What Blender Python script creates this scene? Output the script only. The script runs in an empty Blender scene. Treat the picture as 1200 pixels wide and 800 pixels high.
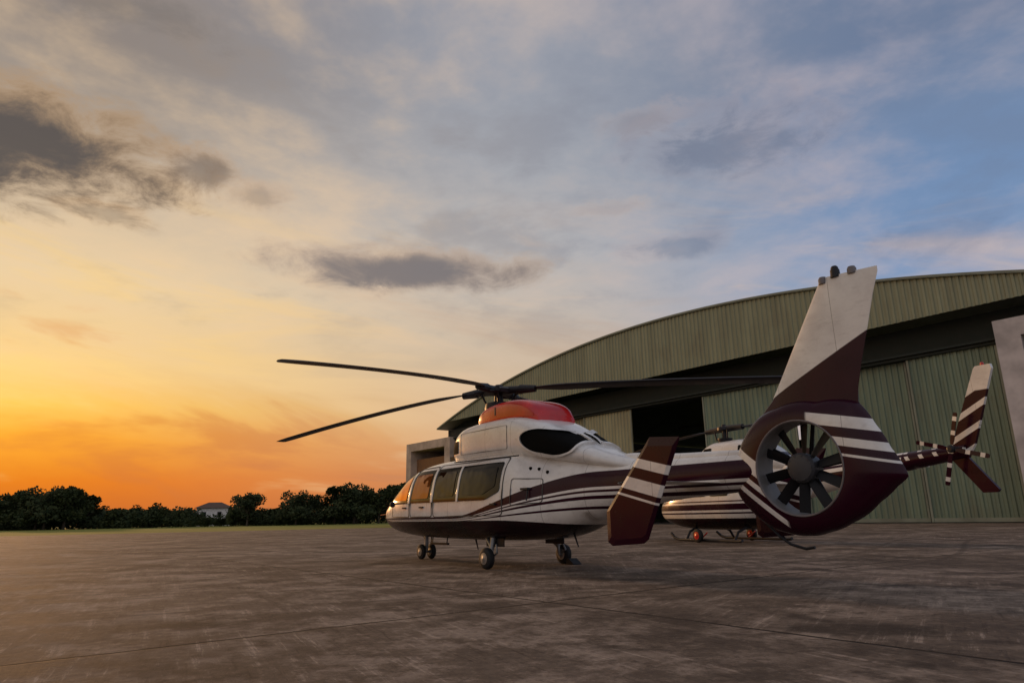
import bpy, math, random
import numpy as np
from mathutils import Vector, Matrix
random.seed(7); np.random.seed(7)
scene=bpy.context.scene
col=bpy.context.collection
def lin(c):
    out=[]
    for v in c[:3]:
        v=v/255.0
        out.append(v/12.92 if v<=.04045 else ((v+.055)/1.055)**2.4)
    return tuple(out)+(1.0,)
# ---------------------------------------------------------------- camera
cd=bpy.data.cameras.new("camera");cam=bpy.data.objects.new("camera",cd);col.objects.link(cam);scene.camera=cam
cd.lens=24;cd.sensor_width=36;cd.clip_end=6000;cd.clip_start=.05
pitch=math.atan(205/800);roll=math.radians(1.1)
cam.matrix_world=Matrix.Translation((0,0,.9))@Matrix.Rotation(math.radians(90)+pitch,4,'X')@Matrix.Rotation(-roll,4,'Z')
try:
    scene.view_settings.view_transform='Standard';scene.view_settings.look='None';scene.view_settings.exposure=0
except Exception: pass
# ---------------------------------------------------------------- node helper
class NT:
    def __init__(s,nt): s.nt=nt; s.nt.nodes.clear()
    def n(s,t,**k):
        x=s.nt.nodes.new(t)
        for a,b in k.items(): setattr(x,a,b)
        return x
    def put(s,sock,v):
        if isinstance(v,bpy.types.NodeSocket): s.nt.links.new(v,sock)
        elif v is not None: sock.default_value=v
    def m(s,op,a,b=None,c=None,clamp=False):
        x=s.n("ShaderNodeMath",operation=op,use_clamp=clamp)
        s.put(x.inputs[0],a)
        if b is not None: s.put(x.inputs[1],b)
        if c is not None: s.put(x.inputs[2],c)
        return x.outputs[0]
    def ss(s,v,a,b,lo=0.,hi=1.):
        x=s.n("ShaderNodeMapRange",interpolation_type='SMOOTHSTEP')
        s.put(x.inputs[0],v)
        for i,q in enumerate((a,b,lo,hi)): s.put(x.inputs[1+i],q)
        return x.outputs[0]
    def ln(s,v,a,b,lo=0.,hi=1.):
        x=s.n("ShaderNodeMapRange"); x.clamp=True
        s.put(x.inputs[0],v)
        for i,q in enumerate((a,b,lo,hi)): s.put(x.inputs[1+i],q)
        return x.outputs[0]
    def mix(s,f,a,b,mode='MIX'):
        x=s.n("ShaderNodeMix",data_type='RGBA',blend_type=mode)
        s.put(x.inputs[0],f);s.put(x.inputs[6],a);s.put(x.inputs[7],b)
        return x.outputs[2]
    def ramp(s,v,stops):
        x=s.n("ShaderNodeValToRGB");e=x.color_ramp.elements
        while len(e)<len(stops): e.new(.5)
        for i,(p,c) in enumerate(stops): e[i].position=p;e[i].color=c
        s.put(x.inputs[0],v);return x.outputs[0]
    def noise(s,vec,scale,detail=4,rough=.55,dist=0.,lac=2.):
        x=s.n("ShaderNodeTexNoise")
        s.put(x.inputs["Vector"],vec);x.inputs["Scale"].default_value=scale
        x.inputs["Detail"].default_value=detail;x.inputs["Roughness"].default_value=rough;x.inputs["Distortion"].default_value=dist
        return x.outputs[0]
    def comb(s,x,y,z=0.):
        c=s.n("ShaderNodeCombineXYZ");s.put(c.inputs[0],x);s.put(c.inputs[1],y);s.put(c.inputs[2],z);return c.outputs[0]
    def sep(s,v):
        c=s.n("ShaderNodeSeparateXYZ");s.put(c.inputs[0],v);return c.outputs
    def band(s,v,a,b,e=.004):
        return s.m('MULTIPLY',s.ss(v,a-e,a+e),s.ss(v,b-e,b+e,1.,0.))
def material(name):
    m=bpy.data.materials.new(name);m.use_nodes=True;t=NT(m.node_tree)
    b=t.n("ShaderNodeBsdfPrincipled");o=t.n("ShaderNodeOutputMaterial");m.node_tree.links.new(b.outputs[0],o.inputs[0])
    return m,t,b
def simple(name,rgb,rough=.5,metal=0.,coat=0.,var=.12,scale=3.,spec=.5):
    m,t,b=material(name)
    tc=t.n("ShaderNodeTexCoord").outputs["Object"]
    nz=t.noise(tc,scale,3,.6)
    d=tuple(v*(1-var*2) for v in rgb)+(1.,);u=tuple(min(1,v*(1+var)) for v in rgb)+(1.,)
    t.put(b.inputs["Base Color"],t.mix(t.ss(nz,.3,.7),d,u))
    t.put(b.inputs["Roughness"],t.ln(nz,.3,.7,rough*.85,min(1,rough*1.15)))
    b.inputs["Metallic"].default_value=metal;b.inputs["Coat Weight"].default_value=coat;b.inputs["Specular IOR Level"].default_value=spec
    return m
# ---------------------------------------------------------------- world
w=bpy.data.worlds.new("World");scene.world=w;w.use_nodes=True
try:
    w.cycles.sampling_method='MANUAL';w.cycles.sample_map_resolution=256
except Exception: pass
t=NT(w.node_tree)
g=t.n("ShaderNodeTexCoord").outputs["Generated"]
X,Y,Z=t.sep(g)
az=t.m('MULTIPLY',t.m('ARCTAN2',X,Y),57.2958)
el=t.m('MULTIPLY',t.m('ARCSINE',Z),57.2958)
zz=t.m('MAXIMUM',Z,0.)
inv=t.m('DIVIDE',1.,t.m('ADD',zz,.13))
st=t.noise(t.comb(t.m('MULTIPLY',az,.035),t.m('MULTIPLY',t.m('ADD',el,t.m('MULTIPLY',az,.12)),.17),.7),1.1,5,.6,.6)
zz=t.m('ADD',zz,t.m('MULTIPLY',t.m('SUBTRACT',st,.5),.06))
L=t.ramp(zz,[(0,lin((206,104,40))),(.05,lin((232,126,34))),(.10,lin((248,164,54))),(.145,lin((252,196,96))),(.2,lin((248,208,142))),(.3,lin((236,208,166))),(.385,lin((212,190,162))),(.47,lin((174,160,146))),(.55,lin((142,132,126))),(1,lin((130,132,145)))])
Cc=t.ramp(zz,[(0,lin((198,126,78))),(.06,lin((206,142,98))),(.126,lin((212,168,128))),(.2,lin((208,184,156))),(.26,lin((202,186,168))),(.366,lin((184,180,178))),(.475,lin((166,168,174))),(.57,lin((154,158,168))),(.66,lin((145,151,165))),(1,lin((135,140,152)))])
R=t.ramp(zz,[(0,lin((168,160,160))),(.1,lin((156,162,175))),(.2,lin((142,158,184))),(.3,lin((124,150,186))),(.385,lin((115,142,179))),(.47,lin((114,134,165))),(.55,lin((108,124,152))),(1,lin((120,130,150)))])
B=t.ramp(zz,[(0,lin((165,162,170))),(.3,lin((184,186,196))),(1,lin((154,162,178)))])
skyc=t.mix(t.ss(az,-36.,2.),L,Cc)
skyc=t.mix(t.ss(az,-2.,34.),skyc,R)
skyc=t.mix(t.ss(t.m('ABSOLUTE',az),75.,130.),skyc,B)
P=t.comb(t.m('MULTIPLY',X,inv),t.m('MULTIPLY',Y,inv),.3)
n1=t.noise(P,1.6,6,.6,.25);n2=t.noise(P,4.2,5,.58,.15)
nb=t.m('ADD',t.m('MULTIPLY',n1,.6),t.m('MULTIPLY',n2,.4))
light=t.m('MULTIPLY',t.ss(nb,.46,.66),t.ss(el,5.,18.))
pe=t.mix(t.ss(az,-30.,30.),lin((242,208,164)),lin((192,180,184)))
skyc=t.mix(t.m('MULTIPLY',light,.48),skyc,pe)
dk=t.m('MULTIPLY',t.ss(nb,.50,.38),t.ss(el,8.,24.))
dkc=t.mix(t.ss(az,-30.,30.),lin((154,138,124)),lin((112,128,156)))
skyc=t.mix(t.m('MULTIPLY',dk,.40),skyc,dkc)
sl=t.m('MULTIPLY',t.ss(st,.5,.66),t.ss(el,30.,14.))
slc=t.mix(t.ss(az,-36.,10.),lin((255,212,130)),lin((222,192,168)))
skyc=t.mix(t.m('MULTIPLY',sl,.5),skyc,slc)
sd=t.m('MULTIPLY',t.ss(st,.47,.34),t.ss(el,22.,8.))
sdc=t.mix(t.ss(az,-36.,10.),lin((214,124,58)),lin((172,138,116)))
skyc=t.mix(t.m('MULTIPLY',sd,.45),skyc,sdc)
dx=t.m('DIVIDE',t.m('ADD',az,41.),11.);dy=t.m('DIVIDE',t.m('SUBTRACT',el,7.5),4.2)
d2=t.m('ADD',t.m('MULTIPLY',dx,dx),t.m('MULTIPLY',dy,dy))
glow=t.m('EXPONENT',t.m('MULTIPLY',d2,-1.))
skyc=t.mix(glow,skyc,(.18,.10,.0,1),'ADD')
cn=t.noise(t.comb(t.m('MULTIPLY',az,.16),t.m('MULTIPLY',el,.3),0.),1.3,7,.66,.4)
def cloud(sky,a0,e0,wx,wy,stren,dark,rim,k=1.5,soft=.7):
    dx=t.m('DIVIDE',t.m('SUBTRACT',az,a0),wx);dy=t.m('DIVIDE',t.m('SUBTRACT',el,e0),wy)
    r=t.m('SQRT',t.m('ADD',t.m('MULTIPLY',dx,dx),t.m('MULTIPLY',dy,dy)))
    v=t.m('ADD',t.m('SUBTRACT',1.,r),t.m('MULTIPLY',t.m('SUBTRACT',cn,.5),k))
    a=t.m('MULTIPLY',t.ss(v,0.,soft),stren)
    c=t.mix(t.ss(t.m('ADD',v,t.m('MULTIPLY',dy,-.25)),.1,.8),lin(rim),lin(dark))
    return t.mix(a,sky,c)
skyc=cloud(skyc,-41,25.6,16.5,5.4,.95,(88,82,80),(178,148,116),1.6,.55)
skyc=cloud(skyc,-26.5,26.4,4.5,2.0,.7,(126,110,98),(190,160,130))
skyc=cloud(skyc,-22.0,25.2,3.6,1.8,.5,(145,126,112),(205,170,138))
skyc=cloud(skyc,-33,22.0,4.5,1.1,.45,(140,120,100),(215,175,130))
skyc=cloud(skyc,-9.0,20.3,15.,2.4,.9,(118,112,114),(186,164,146),1.2,.55)
skyc=cloud(skyc,20,29,13,4.2,.55,(108,114,134),(180,166,170),1.9,1.)
skyc=cloud(skyc,12,31.5,5,1.6,.45,(150,142,146),(196,176,168),2.,1.)
skyc=cloud(skyc,15,21.5,7,1.5,.5,(118,126,146),(182,168,168))
skyc=cloud(skyc,9,25,5,1.1,.4,(170,156,152),(200,180,166),2.)
skyc=cloud(skyc,-36,36,17,2.6,.4,(112,104,98),(156,140,126),1.6,1.)
skyc=cloud(skyc,34,19,10,2.2,.4,(108,122,150),(140,150,176),1.8,1.)
bg=t.n("ShaderNodeBackground");t.put(bg.inputs[0],skyc);bg.inputs[1].default_value=1.0
o=t.n("ShaderNodeOutputWorld");w.node_tree.links.new(bg.outputs[0],o.inputs[0])
# sun
sl_=bpy.data.lights.new("sun","SUN");sl_.energy=1.4;sl_.angle=math.radians(3);sl_.color=(1,.52,.22)
so=bpy.data.objects.new("sun",sl_);col.objects.link(so)
sa=math.radians(-37);se=math.radians(7)
sdv=Vector((math.sin(sa)*math.cos(se),math.cos(sa)*math.cos(se),math.sin(se)))
so.rotation_euler=(-sdv).to_track_quat('-Z','Y').to_euler()
# ---------------------------------------------------------------- mesh helpers
def mk(name,verts,faces,mat,parent=None,smooth=False,autosharp=None):
    me=bpy.data.meshes.new(name);me.from_pydata([tuple(v) for v in verts],[],faces)
    me.materials.append(mat)
    me.polygons.foreach_set("use_smooth",[smooth]*len(me.polygons))
    me.update()
    if smooth and autosharp:
        try: me.set_sharp_from_angle(angle=math.radians(autosharp))
        except Exception: pass
    ob=bpy.data.objects.new(name,me);col.objects.link(ob)
    if parent: ob.parent=parent
    return ob
def thing(name,label,cat,loc=(0,0,0),rot=0.,group=None):
    e=bpy.data.objects.new(name,None);col.objects.link(e);e.location=loc;e.rotation_euler=(0,0,rot);e.empty_display_size=.3
    e["label"]=label;e["category"]=cat
    if group: e["group"]=group
    return e
class Geo:
    def __init__(s): s.v=[];s.f=[]
    def add(s,v,f):
        o=len(s.v);s.v+= [tuple(x) for x in v];s.f+=[tuple(i+o for i in q) for q in f];return s
    def box(s,a,b):
        x0,y0,z0=a;x1,y1,z1=b
        return s.add([(x0,y0,z0),(x1,y0,z0),(x1,y1,z0),(x0,y1,z0),(x0,y0,z1),(x1,y0,z1),(x1,y1,z1),(x0,y1,z1)],
          [(0,3,2,1),(4,5,6,7),(0,1,5,4),(1,2,6,5),(2,3,7,6),(3,0,4,7)])
    def tube(s,p0,p1,r0,r1=None,n=14,caps=True,sy=1.):
        if r1 is None:r1=r0
        p0=Vector(p0);p1=Vector(p1);d=(p1-p0).normalized()
        up=Vector((0,0,1)) if abs(d.z)<.9 else Vector((1,0,0))
        a=d.cross(up).normalized();b=a.cross(d)
        v=[];f=[]
        for P_,r in((p0,r0),(p1,r1)):
            for i in range(n):
                q=2*math.pi*i/n;v.append(P_+a*math.cos(q)*r+b*math.sin(q)*r*sy)
        for i in range(n): f.append((i,(i+1)%n,n+(i+1)%n,n+i))
        if caps: f.append(tuple(range(n-1,-1,-1)));f.append(tuple(range(n,2*n)))
        return s.add(v,f)
    def rev(s,c,axis,prof,n=28):
        c=Vector(c);d=Vector(axis).normalized();up=Vector((0,0,1)) if abs(d.z)<.9 else Vector((1,0,0))
        a=d.cross(up).normalized();b=a.cross(d);v=[];f=[]
        for (h_,r) in prof:
            for i in range(n):
                q=2*math.pi*i/n;v.append(c+d*h_+a*math.cos(q)*r+b*math.sin(q)*r)
        for k in range(len(prof)-1):
            for i in range(n): f.append((k*n+i,k*n+(i+1)%n,(k+1)*n+(i+1)%n,(k+1)*n+i))
        f.append(tuple(range(n-1,-1,-1)));f.append(tuple((len(prof)-1)*n+i for i in range(n)))
        return s.add(v,f)
    def path(s,pts,r,n=8):
        for a,b in zip(pts[:-1],pts[1:]): s.tube(a,b,r,r,n)
        return s
    def out(s,name,mat,parent=None,smooth=True,sharp=35):
        return mk(name,s.v,s.f,mat,parent,smooth,autosharp=sharp)
class Loft:
    def __init__(s,secs,tum=0.,belt=1.25):
        a=np.array(sorted(secs,key=lambda q:q[0]),float);s.x=a[:,0];s.p=a[:,1:];s.tum=tum;s.belt=belt
        s.d=np.zeros_like(s.p);N=len(s.x)
        for i in range(N):
            j0=max(0,i-1);j1=min(N-1,i+1)
            s.d[i]=(s.p[j1]-s.p[j0])/(s.x[j1]-s.x[j0])
            if 0<i<N-1:
                l=(s.p[i]-s.p[i-1])/(s.x[i]-s.x[i-1]);r=(s.p[i+1]-s.p[i])/(s.x[i+1]-s.x[i])
                s.d[i]=np.where(l*r<=0,0,s.d[i])
                lim=3*np.minimum(abs(l),abs(r));s.d[i]=np.clip(s.d[i],-lim,lim)
    def ev(s,x):
        x=min(max(x,s.x[0]),s.x[-1]);i=min(int(np.searchsorted(s.x,x,side='right'))-1,len(s.x)-2);i=max(i,0)
        h_=s.x[i+1]-s.x[i];u=(x-s.x[i])/h_
        return (2*u**3-3*u**2+1)*s.p[i]+(u**3-2*u**2+u)*h_*s.d[i]+(-2*u**3+3*u**2)*s.p[i+1]+(u**3-u**2)*h_*s.d[i+1]
    def tf(s,z): return 1-s.tum*max(0,z-s.belt)
    def th(s,x,q):
        w_,zb,zt,n_=s.ev(x);zc=(zb+zt)/2;h_=(zt-zb)/2;c=math.cos(q);d=math.sin(q)
        z=zc+h_*math.copysign(abs(d)**(2/n_),d)
        return Vector((x,w_*math.copysign(abs(c)**(2/n_),c)*s.tf(z),z))
    def sz(s,side):
        def P_(x,z):
            w_,zb,zt,n_=s.ev(x);zc=(zb+zt)/2;h_=(zt-zb)/2
            k=min(.999,abs((z-zc)/h_))
            return Vector((x,side*w_*(1-k**n_)**(1/n_)*s.tf(z),z))
        return P_
    def mesh(s,name,mat,parent,step=.12,n=56,smooth=True,sharp=50):
        xs=set(np.arange(s.x[0],s.x[-1],step).tolist()+[s.x[-1]]+s.x.tolist());xs=sorted(xs)
        v=[];f=[]
        for x in xs:
            for i in range(n): v.append(s.th(x,2*math.pi*(i+.5)/n))
        for k in range(len(xs)-1):
            for i in range(n): f.append((k*n+i,(k+1)*n+i,(k+1)*n+(i+1)%n,k*n+(i+1)%n))
        f.append(tuple(range(n)));f.append(tuple(range(len(xs)*n-1,(len(xs)-1)*n-1,-1)))
        return mk(name,v,f,mat,parent,smooth,autosharp=sharp)
def rpoly(pts,r,seg=5):
    out=[];N=len(pts)
    for i in range(N):
        p=Vector(pts[i]);a=Vector(pts[i-1]);b=Vector(pts[(i+1)%N])
        ra=min(r,(a-p).length*.45);rb=min(r,(b-p).length*.45)
        A=p+(a-p).normalized()*ra;B_=p+(b-p).normalized()*rb
        for k in range(seg+1):
            u=k/seg;out.append((1-u)**2*A+2*u*(1-u)*p+u*u*B_)
        nx=Vector(pts[(i+1)%N])
        e0=B_;rr=min(r,(p-nx).length*.45);e1=nx+(p-nx).normalized()*rr
        m_=max(1,int((e1-e0).length/.12))
        for k in range(1,m_): out.append(e0+(e1-e0)*k/m_)
    return out
def offp(P_,a,b,off,sgn):
    e=.01;p=P_(a,b);u=P_(a+e,b)-P_(a-e,b);v=P_(a,b+e)-P_(a,b-e);n_=u.cross(v)
    if n_.length<1e-9: n_=Vector((0,1,0))
    n_.normalize();c=Vector((0,p.y,p.z-1.3))
    if n_.dot(c)<0:n_=-n_
    return p+n_*off
def patch(name,P_,pts,r,off,mat,parent,rings=7,inner=0.):
    b=rpoly(pts,r);c=sum(b,Vector((0,0)))/len(b);v=[];f=[];N=len(b)
    if inner==0:
        v.append(offp(P_,c.x,c.y,off,1))
        for k in range(1,rings+1):
            for q in b:
                z=c+(q-c)*k/rings;v.append(offp(P_,z.x,z.y,off,1))
        for i in range(N): f.append((0,1+i,1+(i+1)%N))
        for k in range(rings-1):
            for i in range(N): f.append((1+k*N+i,1+(k+1)*N+i,1+(k+1)*N+(i+1)%N,1+k*N+(i+1)%N))
        last=1+(rings-1)*N
    else:
        for k in (0,1):
            for i,q in enumerate(b):
                d=(q-c);z=q if k else q-d.normalized()*inner
                v.append(offp(P_,z.x,z.y,off,1))
        for i in range(N): f.append((i,N+i,N+(i+1)%N,(i+1)%N))
        last=N
    o_=len(v)
    for q in b: v.append(offp(P_,q.x,q.y,-.01,1))
    for i in range(N): f.append((last+i,o_+i,o_+(i+1)%N,last+(i+1)%N))
    return mk(name,v,f,mat,parent,True,autosharp=40)
# ---------------------------------------------------------------- materials
MAR=(.026,.0008,.010)
def paint(name,build,belly=None):
    m,t,b=material(name)
    tc=t.n("ShaderNodeTexCoord").outputs["Object"];x,y,z=t.sep(tc)
    mk_=build(t,x,y,z)
    dirt=t.noise(tc,2.2,4,.65);fine=t.noise(t.comb(t.m('MULTIPLY',x,.35),y,z),16,3,.6)
    wc=t.mix(t.ss(dirt,.35,.75),(.80,.78,.74,1),(.64,.61,.58,1))
    wc=t.mix(t.m('MULTIPLY',t.ss(fine,.5,.8),.3),wc,(.36,.33,.30,1))
    q=t.m('MODULO',t.m('ADD',x,40.),.84)
    wc=t.mix(t.m('MULTIPLY',t.ss(q,.009,.004),.7),wc,(.10,.09,.085,1))
    c=t.mix(mk_,wc,t.mix(t.ss(dirt,.35,.75),MAR+(1,),(MAR[0]*.75,MAR[1]*.8,MAR[2]*.75,1)))
    dkm=mk_
    if belly:
        bl=belly(t,x,y,z);c=t.mix(bl,c,t.mix(t.ss(dirt,.4,.6),(.016,.004,.007,1),(.009,.006,.007,1)));dkm=t.m('MAXIMUM',mk_,bl)
    t.put(b.inputs["Base Color"],c)
    t.put(b.inputs["Roughness"],t.ln(dirt,.3,.7,.18,.32));t.put(b.inputs["Specular IOR Level"],t.ln(dkm,0.,1.,.5,.2));t.put(b.inputs["Coat Weight"],t.ln(dkm,0.,1.,.35,.08));b.inputs["Coat Roughness"].default_value=.06
    return m
def fus(t,x,y,z):
    k=t.ss(x,.2,-3.3)
    f=t.m('ADD',t.m('MULTIPLY',k,.50),.89)
    g_=t.m('ADD',t.m('MULTIPLY',k,.95),.16)
    q=t.m('DIVIDE',t.m('SUBTRACT',z,f),g_)
    s=t.band(q,-.05,.17,.004)
    for a,b in((-.125,-.09),(-.22,-.17),(-.36,-.32)): s=t.m('MAXIMUM',s,t.band(q,a,b,.004))
    return s
def bellyf(t,x,y,z):
    zz_=t.m('ADD',z,t.m('MULTIPLY',t.ss(x,3.0,4.6),-.16))
    zz_=t.m('ADD',zz_,t.m('MULTIPLY',t.ss(x,-1.2,-3.2),.10))
    return t.m('MULTIPLY',t.ss(zz_,.845,.838),t.ss(x,-3.6,-3.3))
M_body=paint("fuselage_paint",fus,bellyf)
M_white=paint("white_paint",lambda t,x,y,z:t.m('MULTIPLY',x,0.))
def finp(t,x,y,z):
    ln_=t.m('ADD',t.m('MULTIPLY',t.m('ADD',x,6.27),-.48),2.33)
    s=t.ss(t.m('SUBTRACT',z,ln_),.006,-.006)
    zs=t.m('SUBTRACT',z,t.m('MULTIPLY',t.m('ADD',x,7.1),.22))
    rear=t.ss(x,-6.78,-6.82)
    wh=t.m('MAXIMUM',t.band(zs,1.88,2.02),t.band(zs,1.66,1.76))
    wh=t.m('MAXIMUM',wh,t.band(zs,1.54,1.57))
    wh=t.m('MULTIPLY',wh,rear)
    zf=t.m('ADD',z,t.m('MULTIPLY',t.m('ADD',x,5.9),-.75))
    front=t.ss(x,-6.42,-6.38)
    w2=t.m('MAXIMUM',t.band(zf,1.42,1.64),t.band(zf,1.25,1.33));w2=t.m('MAXIMUM',w2,t.band(zf,1.08,1.16))
    w2=t.m('MULTIPLY',w2,front)
    return t.m('MULTIPLY',s,t.m('SUBTRACT',1.,t.m('MAXIMUM',wh,w2)))
M_fin=paint("tail_fin_paint",finp)
def platep(t,x,y,z):
    zs=t.m('ADD',z,t.m('MULTIPLY',t.m('ADD',x,5.2),-.25))
    wh=t.m('MAXIMUM',t.band(zs,1.50,1.62),t.band(zs,1.20,1.36));wh=t.m('MAXIMUM',wh,t.band(zs,1.10,1.13))
    return t.m('SUBTRACT',1.,wh)
M_plate=paint("end_plate_paint",platep)
M_red=simple("red_paint",(.58,.014,.012),.25,coat=.35,var=.1)
M_black=simple("black_rubber",(.015,.015,.016),.7,spec=.3)
M_blade=simple("rotor_blade_paint",(.022,.022,.026),.5,var=.2,spec=.35)
M_fanb=simple("fan_blade_paint",(.008,.008,.010),.5,spec=.25)
M_dark=simple("dark_metal",(.022,.022,.026),.45,metal=.2,var=.2,spec=.3)
M_grey=simple("grey_metal",(.25,.25,.25),.4,metal=.5,var=.15)
M_lip=simple("grey_white_paint",(.16,.14,.14),.4)
M_duct=simple("duct_liner",(.15,.145,.14),.5,spec=.3)
M_recess=simple("recess_shade_black",(.004,.004,.004),.8,spec=.08)  # black paints the darkness inside exhaust, intake and vent openings
M_trim=simple("gloss_black_trim",(.005,.005,.006),.2,spec=.3)
M_orange=simple("orange_tag",(.7,.18,.02),.5)
M_line=simple("seam_sealant",(.06,.055,.05),.6)
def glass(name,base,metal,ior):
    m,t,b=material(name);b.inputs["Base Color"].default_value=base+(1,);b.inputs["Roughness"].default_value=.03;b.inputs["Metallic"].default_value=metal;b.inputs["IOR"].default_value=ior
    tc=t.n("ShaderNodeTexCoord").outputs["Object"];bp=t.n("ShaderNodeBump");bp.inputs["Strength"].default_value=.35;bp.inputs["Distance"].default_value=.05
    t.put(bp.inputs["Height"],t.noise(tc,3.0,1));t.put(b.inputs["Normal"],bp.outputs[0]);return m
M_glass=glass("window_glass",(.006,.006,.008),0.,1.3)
M_skyglow=glass("painted_sky_glow_glass",(.60,.19,.03),.9,1.6)  # orange sky seen in the pane is put into the base colour
M_skyglow3=glass("half_painted_glow_glass",(.26,.085,.02),.4,1.35)  # weaker orange sky glints put into the base colour
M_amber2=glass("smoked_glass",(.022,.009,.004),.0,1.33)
# ================================================================ main helicopter
AL=math.radians(36.5);ROT=math.radians(90)+AL
H=thing("helicopter","white and maroon helicopter with red engine cowling on the apron","helicopter",(-.3,14.0,0),ROT)
F=Loft([(4.72,.04,1.00,1.08,2),(4.55,.20,.87,1.16,2.1),(4.2,.42,.75,1.24,2.2),(3.8,.62,.65,1.31,2.5),(3.35,.78,.58,1.43,2.8),(2.8,.91,.53,1.70,3.1),(2.3,.98,.50,1.92,3.4),(1.7,1.02,.49,2.03,3.8),(.6,1.03,.48,2.06,4.4),(-.8,1.03,.48,2.06,4.4),(-1.6,.93,.50,2.03,3.8),(-2.3,.70,.60,1.94,3.2),(-3.0,.50,.80,1.84,2.7),(-3.6,.37,.96,1.77,2.3),(-4.6,.29,1.10,1.71,2.0),(-5.6,.22,1.16,1.68,2.0),(-6.0,.17,1.2,1.66,2.0)],tum=.16,belt=1.25)
F.mesh("fuselage",M_body,H)
PS=F.sz(1);SS=F.sz(-1)
for P_ in (PS,SS):
    patch("window_surround",P_,[(2.98,1.22),(-.95,1.20),(-1.34,1.34),(-1.34,1.86),(1.75,1.86),(2.25,1.78)],.07,.005,M_trim,H,rings=12)
    patch("cockpit_window",P_,[(2.86,1.28),(2.06,1.27),(2.00,1.76),(2.28,1.71)],.05,.014,M_skyglow,H)
    patch("cockpit_window",P_,[(1.82,1.29),(1.10,1.29),(1.06,1.78),(1.76,1.78)],.05,.014,M_skyglow3,H)
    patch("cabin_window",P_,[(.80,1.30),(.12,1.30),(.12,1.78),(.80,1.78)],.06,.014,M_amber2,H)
    patch("cabin_window",P_,[(-.20,1.30),(-.90,1.30),(-1.22,1.43),(-1.22,1.78),(-.20,1.78)],.05,.014,M_glass,H)
    patch("window_pillar",P_,[(1.98,1.21),(1.90,1.21),(1.85,1.85),(1.93,1.85)],.003,.017,M_white,H)
    patch("window_pillar",P_,[(.98,1.21),(.90,1.21),(.89,1.86),(.97,1.86)],.003,.017,M_white,H)
    patch("window_pillar",P_,[(.0,1.20),(-.06,1.20),(-.06,1.86),(.0,1.86)],.003,.017,M_white,H)
    patch("cockpit_door",P_,[(2.98,.93),(1.94,.92),(1.90,1.92),(2.2,1.88),(2.98,1.25)],.06,.006,M_line,H,inner=.022)
    patch("cabin_door",P_,[(1.90,.92),(.94,.92),(.94,1.93),(1.86,1.93)],.06,.006,M_line,H,inner=.022)
    patch("sliding_door",P_,[(.90,.92),(-1.42,.92),(-1.42,1.94),(.90,1.94)],.08,.006,M_line,H,inner=.022)
    patch("luggage_door",P_,[(-1.6,1.08),(-2.25,1.12),(-2.25,1.52),(-1.6,1.55)],.06,.006,M_line,H,inner=.016)
def TH(x,q): return F.th(x,q)
for a in((38,86),(94,142)):
    patch("windshield",TH,[(3.30,math.radians(a[0])),(2.42,math.radians(a[0]+4 if a[0]<90 else a[0])),(2.36,math.radians(a[1])),(3.34,math.radians(a[1]))],.12,.012,M_glass,H)
for x,z in((1.35,1.12),(2.15,1.12),(-1.2,1.12)):
    G=Geo();p=PS(x,z);G.box((x-.07,p.y-.01,z-.015),(x+.07,p.y+.035,z+.015));G.out("door_handle",M_dark,H,False)
for x,z in((-1.95,1.70),(-2.12,1.68),(-2.3,1.62)):
    G=Geo();p=PS(x,z);G.tube((x,p.y-.03,z),(x,p.y+.012,z),.03,n=12);G.out("vent",M_recess,H)
G=Geo();p=PS(-1.9,1.3);G.box((-2.02,p.y-.04,1.34),(-1.82,p.y+.03,1.375));G.tube((-1.99,p.y,1.33),(-1.99,p.y+.03,1.16),.012);G.out("grab_handle",M_dark,H,False)
# upper cowling
U=Loft([(.96,.34,1.95,2.10,2.6),(.86,.54,1.95,2.44,3.4),(.62,.63,1.95,2.63,4.2),(.25,.68,1.95,2.70,4.8),(-.4,.70,1.95,2.73,4.8),(-1.0,.71,1.92,2.73,4.6),(-1.7,.70,1.85,2.64,4.0),(-2.3,.64,1.78,2.38,3.4),(-3.0,.48,1.68,2.02,2.8),(-3.6,.32,1.56,1.82,2.1),(-4.1,.14,1.5,1.69,2.)])
U.mesh("engine_cowling",M_white,H)
D=Loft([(.06,.42,2.60,2.74,3.4),(.02,.48,2.60,2.90,4.4),(-.2,.52,2.6,3.00,5.2),(-.6,.54,2.6,3.05,5.6),(-1.0,.54,2.6,3.06,5.6),(-1.4,.52,2.55,3.02,5.),(-1.68,.49,2.5,2.90,4.4),(-1.84,.44,2.5,2.70,3.4)])
D.mesh("gearbox_cowling",M_red,H)
for P_ in(D.sz(1),D.sz(-1)):
    patch("cowling_flange",P_,[(.0,2.72),(-1.75,2.67),(-1.75,2.72),(.0,2.77)],.01,.012,M_red,H)
    patch("cowling_latch",P_,[(-.62,2.80),(-.66,2.80),(-.66,2.96),(-.62,2.96)],.005,.006,M_line,H)
for P_ in(U.sz(1),U.sz(-1)):
    patch("air_intake",P_,[(.84,2.16),(.52,2.16),(.52,2.42),(.72,2.40)],.06,.01,M_recess,H)
    patch("cowling_panel",P_,[(.42,2.12),(-1.25,2.10),(-1.25,2.54),(.42,2.54)],.04,.006,M_line,H,inner=.012)
    ov=[(-2.28+.66*math.cos(q),2.13+.12*math.cos(q)+.23*math.sin(q)) for q in [2*math.pi*i/20 for i in range(20)]]
    patch("exhaust_fairing",P_,ov,.05,.05,M_white,H,inner=.045)
    patch("exhaust",P_,[(-2.28+(x_+2.28)*.94,2.13+(z_-2.13)*.94) for x_,z_ in ov],.05,.018,M_recess,H)
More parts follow.
